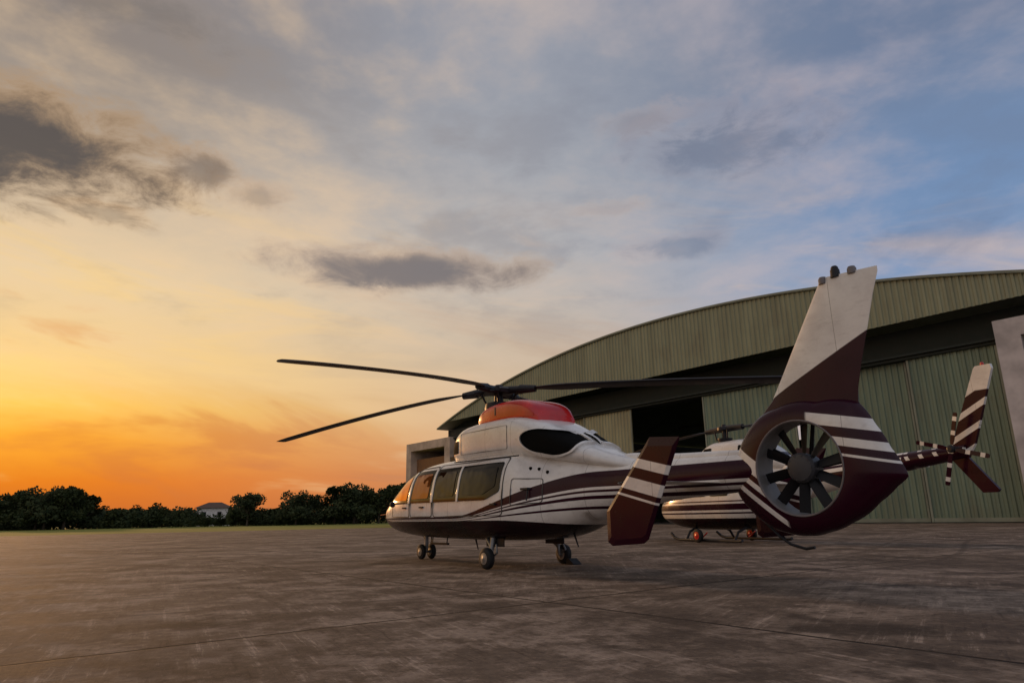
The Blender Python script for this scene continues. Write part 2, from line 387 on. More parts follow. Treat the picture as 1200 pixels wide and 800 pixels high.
# rotor
G=Geo();G.tube((0,0,2.70),(0,0,3.40),.12,.085,20)
G.rev((0,0,0),(0,0,1),[(2.90,.26),(3.06,.29),(3.16,.27),(3.20,.14)],24)
G.rev((0,0,0),(0,0,1),[(3.34,.12),(3.37,.30),(3.44,.32),(3.48,.26),(3.50,.10),(3.54,.09),(3.56,.05)],24)
blades=[(26.5,.64),(116.5,.50),(206.5,.36),(296.5,.5)]
for a,dr in blades:
    q=math.radians(a);c,s=math.cos(q),math.sin(q)
    G.tube((c*.15,s*.15,3.43),(c*.55,s*.55,3.42),.085,.07,10)
    G.tube((c*.5,s*.5,3.42),(c*.85,s*.85,3.40),.095,.07,10)
    c2,s2=math.cos(q+.45),math.sin(q+.45)
    G.tube((c2*.22,s2*.22,3.10),(c2*.36,s2*.36,3.36),.022,.022,8)
    G.tube((c2*.36,s2*.36,3.36),(c*.5,s*.5,3.37),.035,.035,8)
    G.tube((c2*.5,s2*.5,3.40),(c2*.3,s2*.3,3.42),.05,.05,10)
RT=G.out("main_rotor",M_dark,H)
def blade(name,a,dr,R0,R1,ch,zr,parent,mat,tipw=.8,pw=1.35,pitch_=.10):
    q=math.radians(a);c,s=math.cos(q),math.sin(q);v=[];f=[];N=28
    prof=[(-.30,0),(-.22,.05),(0,.07),(.3,.045),(.70,.006),(.70,-.006),(.3,-.03),(0,-.045),(-.22,-.035)]
    K=len(prof)
    for i in range(N+1):
        u=i/N;r=R0+(R1-R0)*u
        cw=ch*(.35+.65*min(1,u/.12)) if u<.12 else ch
        if u>.95: cw=ch*(1-(u-.95)/.05*(1-tipw))
        z=zr-dr*u**pw
        for(pc,pt) in prof:
            o=pc*cw;v.append((c*r-s*o,s*r+c*o,z+pt*cw*1.2-o*pitch_))
    for i in range(N):
        for k in range(K): f.append((i*K+k,i*K+(k+1)%K,(i+1)*K+(k+1)%K,(i+1)*K+k))
    f.append(tuple(range(K)));f.append(tuple(N*K+k for k in range(K-1,-1,-1)))
    return mk(name,v,f,mat,parent,True,autosharp=30)
for a,dr in blades: blade("rotor_blade",a,dr,.72,5.97,.42,3.42,RT,M_blade)
# tail shroud with duct
FC=(-6.62,1.42)
outl=[(-5.60,1.40),(-5.62,1.12),(-5.78,.92),(-6.0,.74),(-6.3,.63),(-6.55,.60),(-6.85,.65),(-7.14,.76),(-7.48,.98),(-7.70,1.15),(-7.84,1.25),(-7.82,1.31),(-7.69,1.58),(-7.56,1.86),(-7.39,2.15),(-6.9,2.22),(-6.35,2.22),(-6.05,2.12),(-5.86,1.95),(-5.70,1.72)]
pol=sorted([(math.atan2(z-FC[1],x-FC[0]),math.hypot(x-FC[0],z-FC[1])) for x,z in outl])
pa=[p_[0] for p_ in pol];pr=[p_[1] for p_ in pol]
pa=[pa[-1]-2*math.pi]+pa+[pa[0]+2*math.pi];pr=[pr[-1]]+pr+[pr[0]]
N=180;rad=[float(np.interp(-math.pi+2*math.pi*i/N,pa,pr)) for i in range(N)]
rad=[(rad[i-1]+6*rad[i]+rad[(i+1)%N])/8 for i in range(N)]
v=[];f=[];rings=[];half=.17
def ringadd(fn):
    o_=len(v)
    for i in range(N):
        q=-math.pi+2*math.pi*i/N;r,y=fn(i);v.append((FC[0]+r*math.cos(q),y,FC[1]+r*math.sin(q)))
    rings.append(o_)
T_=12
for side in(1,-1):
    seq=range(T_+1) if side==1 else range(T_,-1,-1)
    for k in seq:
        u=k/T_
        ringadd(lambda i:(.585+(rad[i]-.585)*u, side*(half*math.sqrt(max(0,1-u**2.0))+.002)))
for a_,b_ in zip(rings[:-1],rings[1:]):
    for i in range(N): f.append((a_+i,a_+(i+1)%N,b_+(i+1)%N,b_+i))
SH=mk("tail_shroud",v,f,M_fin,H,True,autosharp=50)
def ringmesh(name,prof,mat,par):
    global v,f,rings
    v=[];f=[];rings=[]
    for r,y in prof: ringadd(lambda i:(r,y))
    for a_,b_ in zip(rings[:-1],rings[1:]):
        for i in range(N): f.append((a_+i,a_+(i+1)%N,b_+(i+1)%N,b_+i))
    return mk(name,v,f,mat,par,True)
DU=ringmesh("fan_duct",((.566,.163),(.555,.10),(.55,0),(.555,-.10),(.566,-.163)),M_duct,H)
ringmesh("duct_lip",((.592,.172),(.588,.184),(.578,.184),(.567,.172),(.565,.160)),M_lip,DU)
ringmesh("duct_lip",((.592,-.172),(.588,-.184),(.578,-.184),(.567,-.172),(.565,-.160)),M_lip,DU)
G=Geo();G.rev((FC[0],0,FC[1]),(0,1,0),[(-.13,.12),(-.12,.17),(.02,.185),(.10,.185),(.135,.16),(.15,.10),(.155,.03)],32)
for i in range(10):
    q=i*math.pi/5;G.tube((FC[0]+.15*math.cos(q),.10,FC[1]+.15*math.sin(q)),(FC[0]+.152*math.cos(q),.145,FC[1]+.152*math.sin(q)),.012,n=6)
FAN=G.out("tail_fan",simple("fan_hub_paint",(.05,.05,.055),.45,spec=.3),H)
fb=None
for i in range(10):
    q=2*math.pi*i/10+.2
    if fb is None:
        v=[];f=[]
        for k in range(9):
            u=k/8;r=.16+.385*u;tw=math.radians(38-20*u);cw=.115 if u>.15 else .07+.045*u/.15
            for (a_,b_) in((-.5,0),(-.1,.09),(.5,0),(-.1,-.05)):
                ch=a_*cw*1.15;tk=b_*cw
                v.append((r,ch*math.sin(tw)+tk*math.cos(tw)+.02,ch*math.cos(tw)-tk*math.sin(tw)))
        for k in range(8):
            for j in range(4): f.append((k*4+j,k*4+(j+1)%4,k*4+4+(j+1)%4,k*4+4+j))
        f.append((0,1,2,3));f.append((35,34,33,32))
        fb=mk("fan_blade",v,f,M_fanb,FAN,True,autosharp=40);ob=fb
    else:
        ob=fb.copy();col.objects.link(ob)
    ob.location=(FC[0],0,FC[1]);ob.rotation_euler=(0,q,0)
for i in range(5):
    q=2*math.pi*i/5+.5;G=Geo()
    ca_,sa_=math.cos(q),math.sin(q)
    G.tube((FC[0]+.1*ca_,-.12,FC[1]+.1*sa_),(FC[0]+.56*ca_,-.12,FC[1]+.56*sa_),.03,.025,10)
    G.out("fan_strut",M_fanb,FAN)
# fin
v=[];f=[]
zs=[2.0,2.15,2.31,2.6,3.0,3.4,3.70,3.76]
fx=[-5.98,-6.10,-6.27,-6.45,-6.69,-6.93,-7.11,-7.16];rx=[-7.46,-7.40,-7.42,-7.50,-7.63,-7.755,-7.85,-7.85]
tk=[.15,.13,.11,.095,.085,.075,.065,.04]
prof=[0,.02,.06,.15,.3,.5,.75,.94,1.]
def th_(u): return 2.6*(.2969*math.sqrt(u)-.126*u-.3516*u*u+.2843*u**3-.1036*u**4)*2 
K=len(prof)
for z,a_,b_,tt in zip(zs,fx,rx,tk):
    for u in prof: v.append((a_+(b_-a_)*u,tt*th_(u)*.75+.004,z+(.0 if z<3.6 else -.04*u)))
    for u in prof[::-1]: v.append((a_+(b_-a_)*u,-tt*th_(u)*.75-.004,z+(.0 if z<3.6 else -.04*u)))
M2=2*K
for k in range(len(zs)-1):
    for i in range(M2): f.append((k*M2+i,k*M2+(i+1)%M2,(k+1)*M2+(i+1)%M2,(k+1)*M2+i))
f.append(tuple((len(zs)-1)*M2+i for i in range(M2)))
mk("tail_fin",v,f,M_fin,H,True,autosharp=40)
G=Geo();G.rev((-7.34,0,3.72),(0,0,1),[(0,.06),(.10,.055),(.11,.045),(.13,.045),(.15,.03)],16);G.out("beacon_light",M_dark,H)
for xx,zb_ in((-7.17,3.68),(-7.55,3.71)):
    G=Geo();G.rev((xx,0,zb_),(0,0,1),[(0,.055),(.06,.055),(.09,.04),(.10,.01)],14);G.out("antenna",M_lip,H)
DC=Loft([(-3.3,.03,1.74,1.80,2),(-3.6,.10,1.66,1.85,2.2),(-4.6,.09,1.62,1.77,2.2),(-5.6,.08,1.58,1.73,2.2),(-5.9,.04,1.6,1.70,2)]);DC.mesh("drive_shaft_cover",M_white,H,n=20)
# tailplane with end plates
v=[];f=[];secs=[(-1.6,-4.92,-5.46),(-.3,-4.86,-5.46),(.3,-4.86,-5.46),(1.6,-4.92,-5.46)]
for y,a_,b_ in secs:
    for u in prof: v.append((a_+(b_-a_)*u,y,1.30+.045*th_(u)*.7))
    for u in prof[::-1]: v.append((a_+(b_-a_)*u,y,1.30-.045*th_(u)*.7-.003))
for k in range(3):
    for i in range(M2): f.append((k*M2+i,k*M2+(i+1)%M2,(k+1)*M2+(i+1)%M2,(k+1)*M2+i))
mk("tailplane",v,f,M_white,H,True,autosharp=50)
for s in(1,-1):
    pl=[(-5.55,1.83),(-6.02,1.79),(-5.98,1.70),(-5.42,.60),(-5.34,.55),(-4.80,.51),(-4.72,.56),(-4.72,.94)]
    n_=len(pl);v=[];f=[];cx=sum(p[0] for p in pl)/n_;cz=sum(p[1] for p in pl)/n_
    for yy,k in((-.006,1.),(-.028,.86),(.028,.86),(.006,1.)):
        for x,z in pl: v.append((cx+(x-cx)*k,s*1.62+yy,cz+(z-cz)*k))
    for r_ in(0,2):
        for i in range(n_): f.append((r_*n_+i,r_*n_+(i+1)%n_,(r_+1)*n_+(i+1)%n_,(r_+1)*n_+i))
    f.append(tuple(range(n_,2*n_))[::-1]);f.append(tuple(range(2*n_,3*n_)))
    for i in range(n_): f.append((i,(i+1)%n_,3*n_+(i+1)%n_,3*n_+i))
    mk("end_plate",v,f,M_plate,H,False)
G=Geo();G.path([(-5.98,0,.76),(-6.15,0,.60),(-6.3,0,.50),(-6.5,0,.45),(-6.62,0,.47)],.018,8);G.out("tail_skid",M_dark,H)
def wheel(par,c,r,wd,mat_h=M_grey):
    G=Geo();G.rev(c,(0,1,0),[(-wd/2,r*.60),(-wd/2*.95,r*.82),(-wd*.33,r*.96),(-wd*.15,r),(wd*.15,r),(wd*.33,r*.96),(wd/2*.95,r*.82),(wd/2,r*.60)],32)
    wo=G.out("wheel",M_black,par)
    G=Geo();G.rev(c,(0,1,0),[(-wd*.53,r*.2),(-wd*.53,r*.56),(-wd*.3,r*.6),(wd*.3,r*.6),(wd*.53,r*.56),(wd*.55,r*.2),(wd*.62,r*.12)],20)
    G.out("rim",mat_h,wo)
    return wo
for s in(1,-1):
    G=Geo();G.tube((-.80,s*.70,.66),(-.82,s*.78,.34),.06,.045,14);G.tube((-.82,s*.78,.36),(-.84,s*.80,.175),.035,.035,12)
    G.tube((-.84,s*.78,.175),(-.84,s*.98,.175),.03,.03,12);G.tube((-.45,s*.68,.60),(-.82,s*.77,.34),.028,.028,10)
    G.tube((-.95,s*.77,.42),(-1.02,s*.80,.28),.018,.018,8);G.tube((-1.02,s*.80,.28),(-.86,s*.80,.20),.018,.018,8)
    G.path([(-.70,s*.66,.62),(-.74,s*.75,.40),(-.80,s*.83,.24)],.010,6)
    g_=G.out("main_gear_strut",M_grey,H);wheel(g_,(-.84,s*.90,.185),.185,.14)
    G=Geo();G.box((-1.10,s*.70-.01,.38),(-.55,s*.70+.01,.60));G.out("gear_door",M_dark,H,False)
G=Geo();G.tube((2.95,0,.62),(2.95,0,.20),.05,.04,14);G.tube((2.95,-.13,.165),(2.95,.13,.165),.03,.03,12);G.tube((3.2,0,.62),(2.96,0,.36),.02,.02,8)
g_=G.out("nose_gear_strut",M_grey,H);wheel(g_,(2.95,.13,.165),.165,.10);wheel(g_,(2.95,-.13,.165),.165,.10)
G=Geo();G.box((1.2,.45,.36),(1.9,.50,.40));G.tube((1.25,.48,.38),(1.25,.46,.52),.012);G.tube((1.85,.48,.38),(1.85,.46,.52),.012)
G.out("step",M_dark,H,False)
G=Geo();G.tube((2.2,.3,.54),(2.2,.3,.33),.012);G.out("belly_antenna",M_dark,H)
G=Geo();G.tube((.9,0,.50),(.8,0,.26),.02,.01);G.out("belly_antenna",M_dark,H)
G=Geo();G.tube((-2.2,0,.60),(-2.3,0,.38),.02,.01);G.out("belly_antenna",M_dark,H)
for s in(1,-1):
    G=Geo();G.tube((4.5,.18*s,1.02),(4.98,.20*s,1.0),.014,.008,8);G.out("pitot_tube",M_orange,H)
G=Geo();G.tube((2.15,.97,1.22),(2.4,1.16,1.2),.012);G.rev((2.40,1.17,1.2),(1,0,0),[(-.04,.03),(-.03,.06),(.02,.06),(.03,.03)],14);G.out("mirror",M_dark,H)
G=Geo();G.path([(.2,.94,1.95),(-1.8,.86,1.93)],.012,6);G.out("door_rail",M_dark,H)
G=Geo();G.box((1.7,-.01,2.01),(1.9,.01,2.22));G.out("roof_antenna",M_dark,H,False)
ch=thing("wheel_chock","small dark rubber chock wedged against the helicopter wheel","chock",(0,0,0))
def h2w(x,y,z):
    q=ROT;return(-.3+x*math.cos(q)-y*math.sin(q),14+x*math.sin(q)+y*math.cos(q),z)
ch.location=h2w(-1.13,-.9,0);ch.rotation_euler=(0,0,ROT)
G=Geo();G.add([(-.12,-.1,.006),(.12,-.1,.006),(.12,.1,.006),(-.12,.1,.006),(.03,-.1,.11),(.09,-.1,.11),(.09,.1,.11),(.03,.1,.11)],[(0,3,2,1),(4,5,6,7),(0,1,5,4),(1,2,6,5),(2,3,7,6),(3,0,4,7)]);G.out("wedge",M_black,ch,False)
# ================================================================ second helicopter
A2=math.radians(25.6)
H2=thing("helicopter","white and maroon skid helicopter parked by the hangar doors","helicopter",(6.95,22.6,0),math.radians(90)+A2)
def h2f(t,x,y,z):
    s=t.m('MAXIMUM',t.band(z,.98,1.16),t.m('MAXIMUM',t.band(z,.86,.91),t.band(z,1.22,1.26)))
    z2=t.m('SUBTRACT',z,t.m('MULTIPLY',t.m('ADD',x,3.),-.07))
    s2=t.m('MAXIMUM',t.band(z2,1.60,1.80),t.band(z2,1.90,1.97))
    s2=t.m('MULTIPLY',s2,t.ss(x,-1.6,-1.8))
    s=t.m('MAXIMUM',s,t.m('MULTIPLY',t.band(z,2.50,2.62),t.ss(x,1.5,1.4)))
    bb=t.m('MODULO',t.m('ADD',t.m('MULTIPLY',x,-1.),t.m('MULTIPLY',z,.6)),.36)
    s3=t.m('MULTIPLY',t.ss(bb,.10,.11),t.ss(x,-6.2,-6.22))
    return t.m('MAXIMUM',t.m('MAXIMUM',s,s2),s3)
M_h2=paint("second_fuselage_paint",h2f,lambda t,x,y,z:t.ss(z,.74,.72))
F2=Loft([(3.4,.06,.90,1.05,2),(3.1,.40,.66,1.35,2.2),(2.5,.70,.50,1.62,2.4),(1.8,.90,.40,2.1,2.6),(1.0,.98,.37,2.36,3.0),(-.5,.98,.37,2.40,3.0),(-1.3,.90,.46,2.38,2.7),(-2.0,.70,.76,2.34,2.3),(-2.8,.50,1.14,2.24,2.),(-4.5,.33,1.52,2.18,2.),(-6.5,.24,1.84,2.26,2.),(-7.7,.16,2.0,2.30,2.)],tum=.12)
F2.mesh("fuselage",M_h2,H2,n=40)
U2=Loft([(1.2,.2,2.2,2.36,2),(.8,.56,2.2,2.84,2.6),(.1,.64,2.2,3.14,2.8),(-.8,.66,2.15,3.14,2.8),(-1.8,.60,2.1,2.95,2.6),(-2.7,.34,2.0,2.42,2.2),(-3.3,.1,2.0,2.24,2)])
U2.mesh("engine_cowling",M_h2,H2,n=36)
for P_ in(F2.sz(1),F2.sz(-1)):
    patch("cabin_window",P_,[(2.3,1.35),(1.2,1.35),(1.2,1.95),(1.75,1.9)],.08,.01,M_glass,H2)
    patch("cabin_window",P_,[(1.0,1.4),(.1,1.4),(.1,1.98),(1.0,1.98)],.08,.01,M_glass,H2)
    patch("cabin_window",P_,[(-.1,1.4),(-.9,1.4),(-.9,1.98),(-.1,1.98)],.08,.01,M_glass,H2)
for P_ in(U2.sz(1),U2.sz(-1)):
    patch("air_intake",P_,[(.5,2.64),(0,2.64),(0,2.92),(.4,2.92)],.05,.01,M_recess,H2)
    patch("exhaust",P_,[(-1.2,2.66),(-1.9,2.5),(-1.8,2.78),(-1.2,2.92)],.05,.01,M_recess,H2)
G=Geo();G.tube((0,0,2.9),(0,0,3.66),.09,.07,14);G.rev((0,0,0),(0,0,1),[(3.10,.18),(3.20,.24),(3.26,.24),(3.28,.1)],16);G.rev((0,0,0),(0,0,1),[(3.5,.09),(3.53,.22),(3.62,.22),(3.65,.08),(3.72,.06)],16)
for a in(0,180):
    c=math.cos(math.radians(a));G.tube((c*.1,0,3.57),(c*.85,0,3.55),.11,.09,10);G.tube((c*.25,.12,3.2),(c*.3,.15,3.52),.025,n=6)
R2=G.out("main_rotor",M_dark,H2)
for a in(0,180): blade("rotor_blade",a,.35,.75,5.2,.50,3.55,R2,M_blade)
def stripe2(t,x,y,z):
    bb=t.m('MODULO',t.m('ADD',t.m('ADD',z,t.m('MULTIPLY',x,.5)),9.),.40)
    top=t.ss(z,3.45,3.47)
    return t.m('MAXIMUM',t.m('MULTIPLY',t.ss(bb,.13,.14),t.m('SUBTRACT',1.,top)),t.ss(z,2.1,2.08))
M_s2=paint("second_fin_paint",stripe2)
def plate(name,pts,y0,th__,mat,par):
    n_=len(pts);v=[(x,y0-th__/2,z) for x,z in pts]+[(x,y0+th__/2,z) for x,z in pts]
    f=[tuple(range(n_)),tuple(range(2*n_-1,n_-1,-1))]+[(i,(i+1)%n_,n_+(i+1)%n_,n_+i) for i in range(n_)]
    return mk(name,v,f,mat,par,False)
plate("tail_fin",[(-7.35,2.2),(-8.17,3.95),(-8.22,4.0),(-8.54,4.0),(-8.56,3.9),(-7.92,2.3),(-7.72,2.0),(-8.25,1.28),(-8.20,1.22),(-7.90,1.22),(-7.36,1.95)],0,.08,M_s2,H2)
G=Geo();G.rev((-8.36,0,4.0),(0,0,1),[(0,.04),(.05,.04),(.07,.02)],10);G.out("beacon_light",M_red,H2)
def tb(t,x,y,z):
    r=t.m('SQRT',t.m('ADD',t.m('POWER',t.m('ADD',x,7.55),2.),t.m('POWER',t.m('SUBTRACT',z,2.2),2.)))
    return t.ss(t.m('MODULO',r,.32),.095,.105)
M_tb=paint("striped_blade_paint",tb)
G=Geo();G.tube((-7.55,0,2.2),(-7.55,.36,2.2),.06,.05,12);G.rev((-7.55,.32,2.2),(0,1,0),[(-.05,.08),(.05,.09),(.08,.05)],14);TR=G.out("tail_rotor",M_dark,H2)
for a in(16,106,196,286):
    q=math.radians(a);c,s=math.cos(q),math.sin(q);v=[]
    for r,wd in((.1,.03),(.2,.048),(.80,.048),(.83,.035)):
        for o_,y in((-wd,.315),(wd,.325),(wd,.345),(-wd,.335)): v.append((-7.55+c*r-s*o_,y,2.2+s*r+c*o_))
    f=[(k*4+j,k*4+(j+1)%4,k*4+4+(j+1)%4,k*4+4+j) for k in range(3) for j in range(4)]+[(0,1,2,3),(15,14,13,12)]
    mk("tail_rotor_blade",v,f,M_tb,TR,False)
plate("tailplane",[(-5.6,1.92),(-6.1,1.92),(-6.1,1.96),(-5.6,1.96)],0,2.0,M_white,H2)
for s in(1,-1):
    G=Geo();G.path([(1.9,s*.98,.26),(1.7,s*1.0,.12),(1.45,s*1.0,.07),(-1.3,s*1.0,.07),(-1.4,s*1.0,.09)],.045,10);sk=G.out("skid",M_dark,H2)
    wheel(sk,(.4,s*1.12,.21),.21,.13,M_red)
    G=Geo();G.tube((.4,s*.98,.1),(.4,s*1.14,.17),.03);G.tube((.4,s*1.0,.1),(.1,s*1.0,.3),.02);G.out("handling_bracket",M_red,sk)
for x in(1.1,-1.1):
    G=Geo();G.path([(x,-1.0,.08),(x,-.85,.32),(x,-.5,.46),(x,.5,.46),(x,.85,.32),(x,1.0,.08)],.04,8);G.out("cross_tube",M_dark,H2)
# ================================================================ ground
m,t,b=material("concrete")
tc=t.n("ShaderNodeTexCoord").outputs["Object"];x,y,z=t.sep(tc)
ca,sa_=.613,.79
a=t.m('ADD',t.m('MULTIPLY',t.m('SUBTRACT',x,.33),-ca),t.m('MULTIPLY',t.m('SUBTRACT',y,7.85),sa_))
c=t.m('ADD',t.m('MULTIPLY',t.m('SUBTRACT',x,.33),sa_),t.m('MULTIPLY',t.m('SUBTRACT',y,7.85),ca))
SP=6.
big=t.noise(tc,.3,5,.62,.4);mid=t.noise(tc,1.15,9,.78,.1);fine=t.noise(tc,13,6,.8)
wob=t.m('MULTIPLY',t.m('SUBTRACT',mid,.5),.07)
def joint(v):
    q=t.m('MODULO',t.m('ADD',t.m('ADD',v,wob),600.),SP)
    return t.m('MINIMUM',q,t.m('SUBTRACT',SP,q))
jd=t.m('MINIMUM',joint(a),joint(c))
wn=t.n("ShaderNodeTexWhiteNoise",noise_dimensions='2D')
t.put(wn.inputs["Vector"],t.comb(t.m('FLOOR',t.m('DIVIDE',t.m('ADD',a,600.),SP)),t.m('FLOOR',t.m('DIVIDE',t.m('ADD',c,600.),SP))))
slab=wn.outputs[0]
ang=t.m('ADD',t.m('MULTIPLY',t.m('FLOOR',t.m('MULTIPLY',slab,3.)),.5),.2)
cs=t.m('COSINE',ang);sn=t.m('SINE',ang)
ra=t.m('ADD',t.m('MULTIPLY',a,cs),t.m('MULTIPLY',c,sn));rb=t.m('SUBTRACT',t.m('MULTIPLY',c,cs),t.m('MULTIPLY',a,sn))
strk=t.noise(t.comb(t.m('MULTIPLY',ra,.6),t.m('MULTIPLY',rb,9.)),1.,6,.8,0.)
base=t.ramp(mid,[(.37,(.040,.028,.021,1)),(.46,(.105,.078,.058,1)),(.54,(.185,.140,.107,1)),(.65,(.32,.252,.198,1))])
base=t.mix(.42,base,t.ramp(big,[(.36,(.050,.036,.026,1)),(.5,(.130,.097,.072,1)),(.64,(.28,.218,.170,1))]))
base=t.mix(.2,base,t.mix(slab,(.045,.033,.025,1),(.25,.194,.15,1)))
worn=t.m('MULTIPLY',t.ss(mid,.46,.58),t.ss(big,.40,.55))
base=t.mix(t.m('MULTIPLY',worn,.55),base,(.37,.295,.235,1))
base=t.mix(t.m('MULTIPLY',t.m('MULTIPLY',t.ss(strk,.53,.63),t.ss(mid,.43,.57)),.75),base,(.43,.345,.275,1))
base=t.mix(t.m('MULTIPLY',t.m('MULTIPLY',t.ss(strk,.48,.37),t.ss(mid,.60,.42)),.6),base,(.030,.021,.016,1))
oil=t.noise(tc,.55,5,.66,.1)
base=t.mix(t.m('MULTIPLY',t.ss(oil,.54,.64),.7),base,(.032,.023,.017,1))
base=t.mix(t.m('MULTIPLY',t.ss(fine,.48,.68),.6),base,(.040,.029,.022,1))
base=t.mix(t.m('MULTIPLY',t.ss(fine,.44,.30),.5),base,(.35,.28,.22,1))
base=t.mix(t.m('MULTIPLY',t.ss(jd,.22,.03),t.m('MULTIPLY',worn,.8)),base,(.34,.27,.21,1))
tyr=t.m('ADD',a,t.m('MULTIPLY',t.m('SINE',t.m('MULTIPLY',c,.22)),1.6))
ty=t.m('MAXIMUM',t.band(tyr,1.0,1.14,.04),t.band(tyr,2.9,3.04,.04))
base=t.mix(t.m('MULTIPLY',t.m('MULTIPLY',ty,t.ss(mid,.40,.56)),.45),base,(.025,.018,.014,1))
base=t.mix(t.m('MULTIPLY',t.ss(jd,.030,.012),t.ss(mid,.36,.48,.45,1.)),base,(.014,.010,.008,1))
t.put(b.inputs["Base Color"],base)
t.put(b.inputs["Roughness"],t.ln(mid,.3,.7,.78,.95));b.inputs["Specular IOR Level"].default_value=.2
bp=t.n("ShaderNodeBump");bp.inputs["Strength"].default_value=1.;bp.inputs["Distance"].default_value=.015
hh=t.m('ADD',t.m('MULTIPLY',fine,.9),t.m('MULTIPLY',strk,.3));hh=t.m('ADD',hh,t.m('MULTIPLY',t.ss(jd,.03,.01),-1.5))
t.put(bp.inputs["Height"],hh);t.put(b.inputs["Normal"],bp.outputs[0])
M_conc=m
ap=mk("apron",[(-260,12.7,.0),(-14,76.4,0),(60,95.7,0),(160,121,0),(160,-80,0),(-260,-80,0)],[(5,4,3,2,1,0)],M_conc);ap["kind"]="structure"
m,t,b=material("grass")
tc=t.n("ShaderNodeTexCoord").outputs["Object"]
gn=t.noise(tc,.08,3,.6);gf=t.noise(tc,3.,2,.7)
t.put(b.inputs["Base Color"],t.mix(t.ss(gf,.3,.7),t.mix(t.ss(gn,.35,.65),(.13,.17,.03,1),(.34,.30,.07,1)),(.14,.16,.04,1)));b.inputs["Roughness"].default_value=.95;b.inputs["Specular IOR Level"].default_value=.1
gr=mk("ground",[(-2500,-1500,-.006),(2500,-1500,-.006),(2500,3500,-.006),(-2500,3500,-.006)],[(0,1,2,3)],m);gr["kind"]="structure"
# ================================================================ hangar
HG=thing("hangar","wide green corrugated hangar with arched roof and open sliding doors","hangar",(30.9,40,0),math.atan2(.790,-.613))
def clad(name,rgb,dirt):
    m,t,b=material(name)
    tc=t.n("ShaderNodeTexCoord").outputs["Object"];x,y,z=t.sep(tc)
    n_=t.noise(t.comb(x,0.,t.m('MULTIPLY',z,.12)),1.3,5,.6);n2=t.noise(tc,.35,4,.6)
    wn=t.n("ShaderNodeTexWhiteNoise",noise_dimensions='1D');t.put(wn.inputs["W"],t.m('FLOOR',t.m('DIVIDE',x,.9)))
    c=t.mix(t.ss(n_,.3,.7),tuple(rgb)+(1,),tuple(v*.74 for v in rgb)+(1,))
    c=t.mix(t.m('MULTIPLY',wn.outputs[0],.25),c,tuple(v*.6 for v in rgb)+(1,))
    c=t.mix(t.m('MULTIPLY',t.ss(n2,.5,.75),dirt),c,(.16,.115,.075,1))
    t.put(b.inputs["Base Color"],c);b.inputs["Roughness"].default_value=.5;b.inputs["Metallic"].default_value=.1
    return m
M_fas=clad("green_cladding",(.33,.34,.215),.25);M_door=clad("door_cladding",(.205,.27,.19),.28);M_pale=clad("painted_sunlit_cladding",(.42,.40,.24),.2);M_beam_shade=simple("dark_beam_and_shade",(.020,.028,.023),.8)
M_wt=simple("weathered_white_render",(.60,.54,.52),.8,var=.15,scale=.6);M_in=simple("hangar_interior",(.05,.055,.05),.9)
M_warmw=simple("warm_cream_render",(.60,.46,.36),.8,var=.15,scale=.6)
M_warm=simple("painted_orange_lit_opening",(.26,.12,.05),.7);M_edge=simple("roof_edge_metal",(.23,.25,.19),.5,scale=.5)  # brown panel colour paints the orange light in the far pocket opening
x0,x1,xc,zp=-8.,67.,29.5,18.55;R_=122.
def arc(x): return zp-R_+math.sqrt(R_*R_-(x-xc)**2)
ze=arc(x1)
def ribbed(name,xa,xb,zlo,zhi,y,mat,par,per=.6,dep=.07):
    v=[];f=[];x=xa;pts=[]
    while x<xb-1e-6:
        for o_,d in((0,0),(.38*per,0),(.5*per,dep),(.88*per,dep)):
            if x+o_<xb: pts.append((x+o_,y+d))
        x+=per
    pts.append((xb,y))
    for (px,py) in pts:
        v.append((px,py,zlo(px)));v.append((px,py,zhi(px)))
    for i in range(len(pts)-1): f.append((2*i,2*i+2,2*i+3,2*i+1))
    return mk(name,v,f,mat,par,False)
ribbed("fascia",x0+.1,x1-.1,lambda x:min(13.35,arc(x)-.1),lambda x:arc(x)-.04,.0,M_fas,HG,per=.42,dep=.07)
v=[];f=[];N=64
for i in range(N+1):
    x=x0-.2+(x1-x0+.4)*i/N;z=arc(x)
    for y,dz in((.25,-.06),(.25,.12),(-60,.12),(-60,-.06)): v.append((x,y,z+dz))
for i in range(N):
    for k in range(4): f.append((4*i+k,4*i+4+k,4*i+4+(k+1)%4,4*i+(k+1)%4))
f.append((0,1,2,3));f.append((4*N+3,4*N+2,4*N+1,4*N))
mk("roof",v,f,M_edge,HG)
G=Geo();hw=ze-.15
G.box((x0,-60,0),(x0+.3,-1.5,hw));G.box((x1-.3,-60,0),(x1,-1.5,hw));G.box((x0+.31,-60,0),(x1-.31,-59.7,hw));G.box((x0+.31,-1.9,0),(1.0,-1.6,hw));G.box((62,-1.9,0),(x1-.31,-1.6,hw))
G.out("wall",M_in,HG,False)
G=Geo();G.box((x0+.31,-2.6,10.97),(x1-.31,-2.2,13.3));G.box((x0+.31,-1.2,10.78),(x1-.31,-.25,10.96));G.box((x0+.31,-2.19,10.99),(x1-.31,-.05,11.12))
G.out("door_header",M_beam_shade,HG,False)  # soffit shade below the fascia is put into the near-black header colour
doors=[(1.6,7.0,-.55),(7.2,15.4,-.95),(15.5,24.0,-.55),(32.4,39.1,-.55),(39.2,47.4,-.95),(47.5,55.6,-.55),(55.7,62,-.95)]
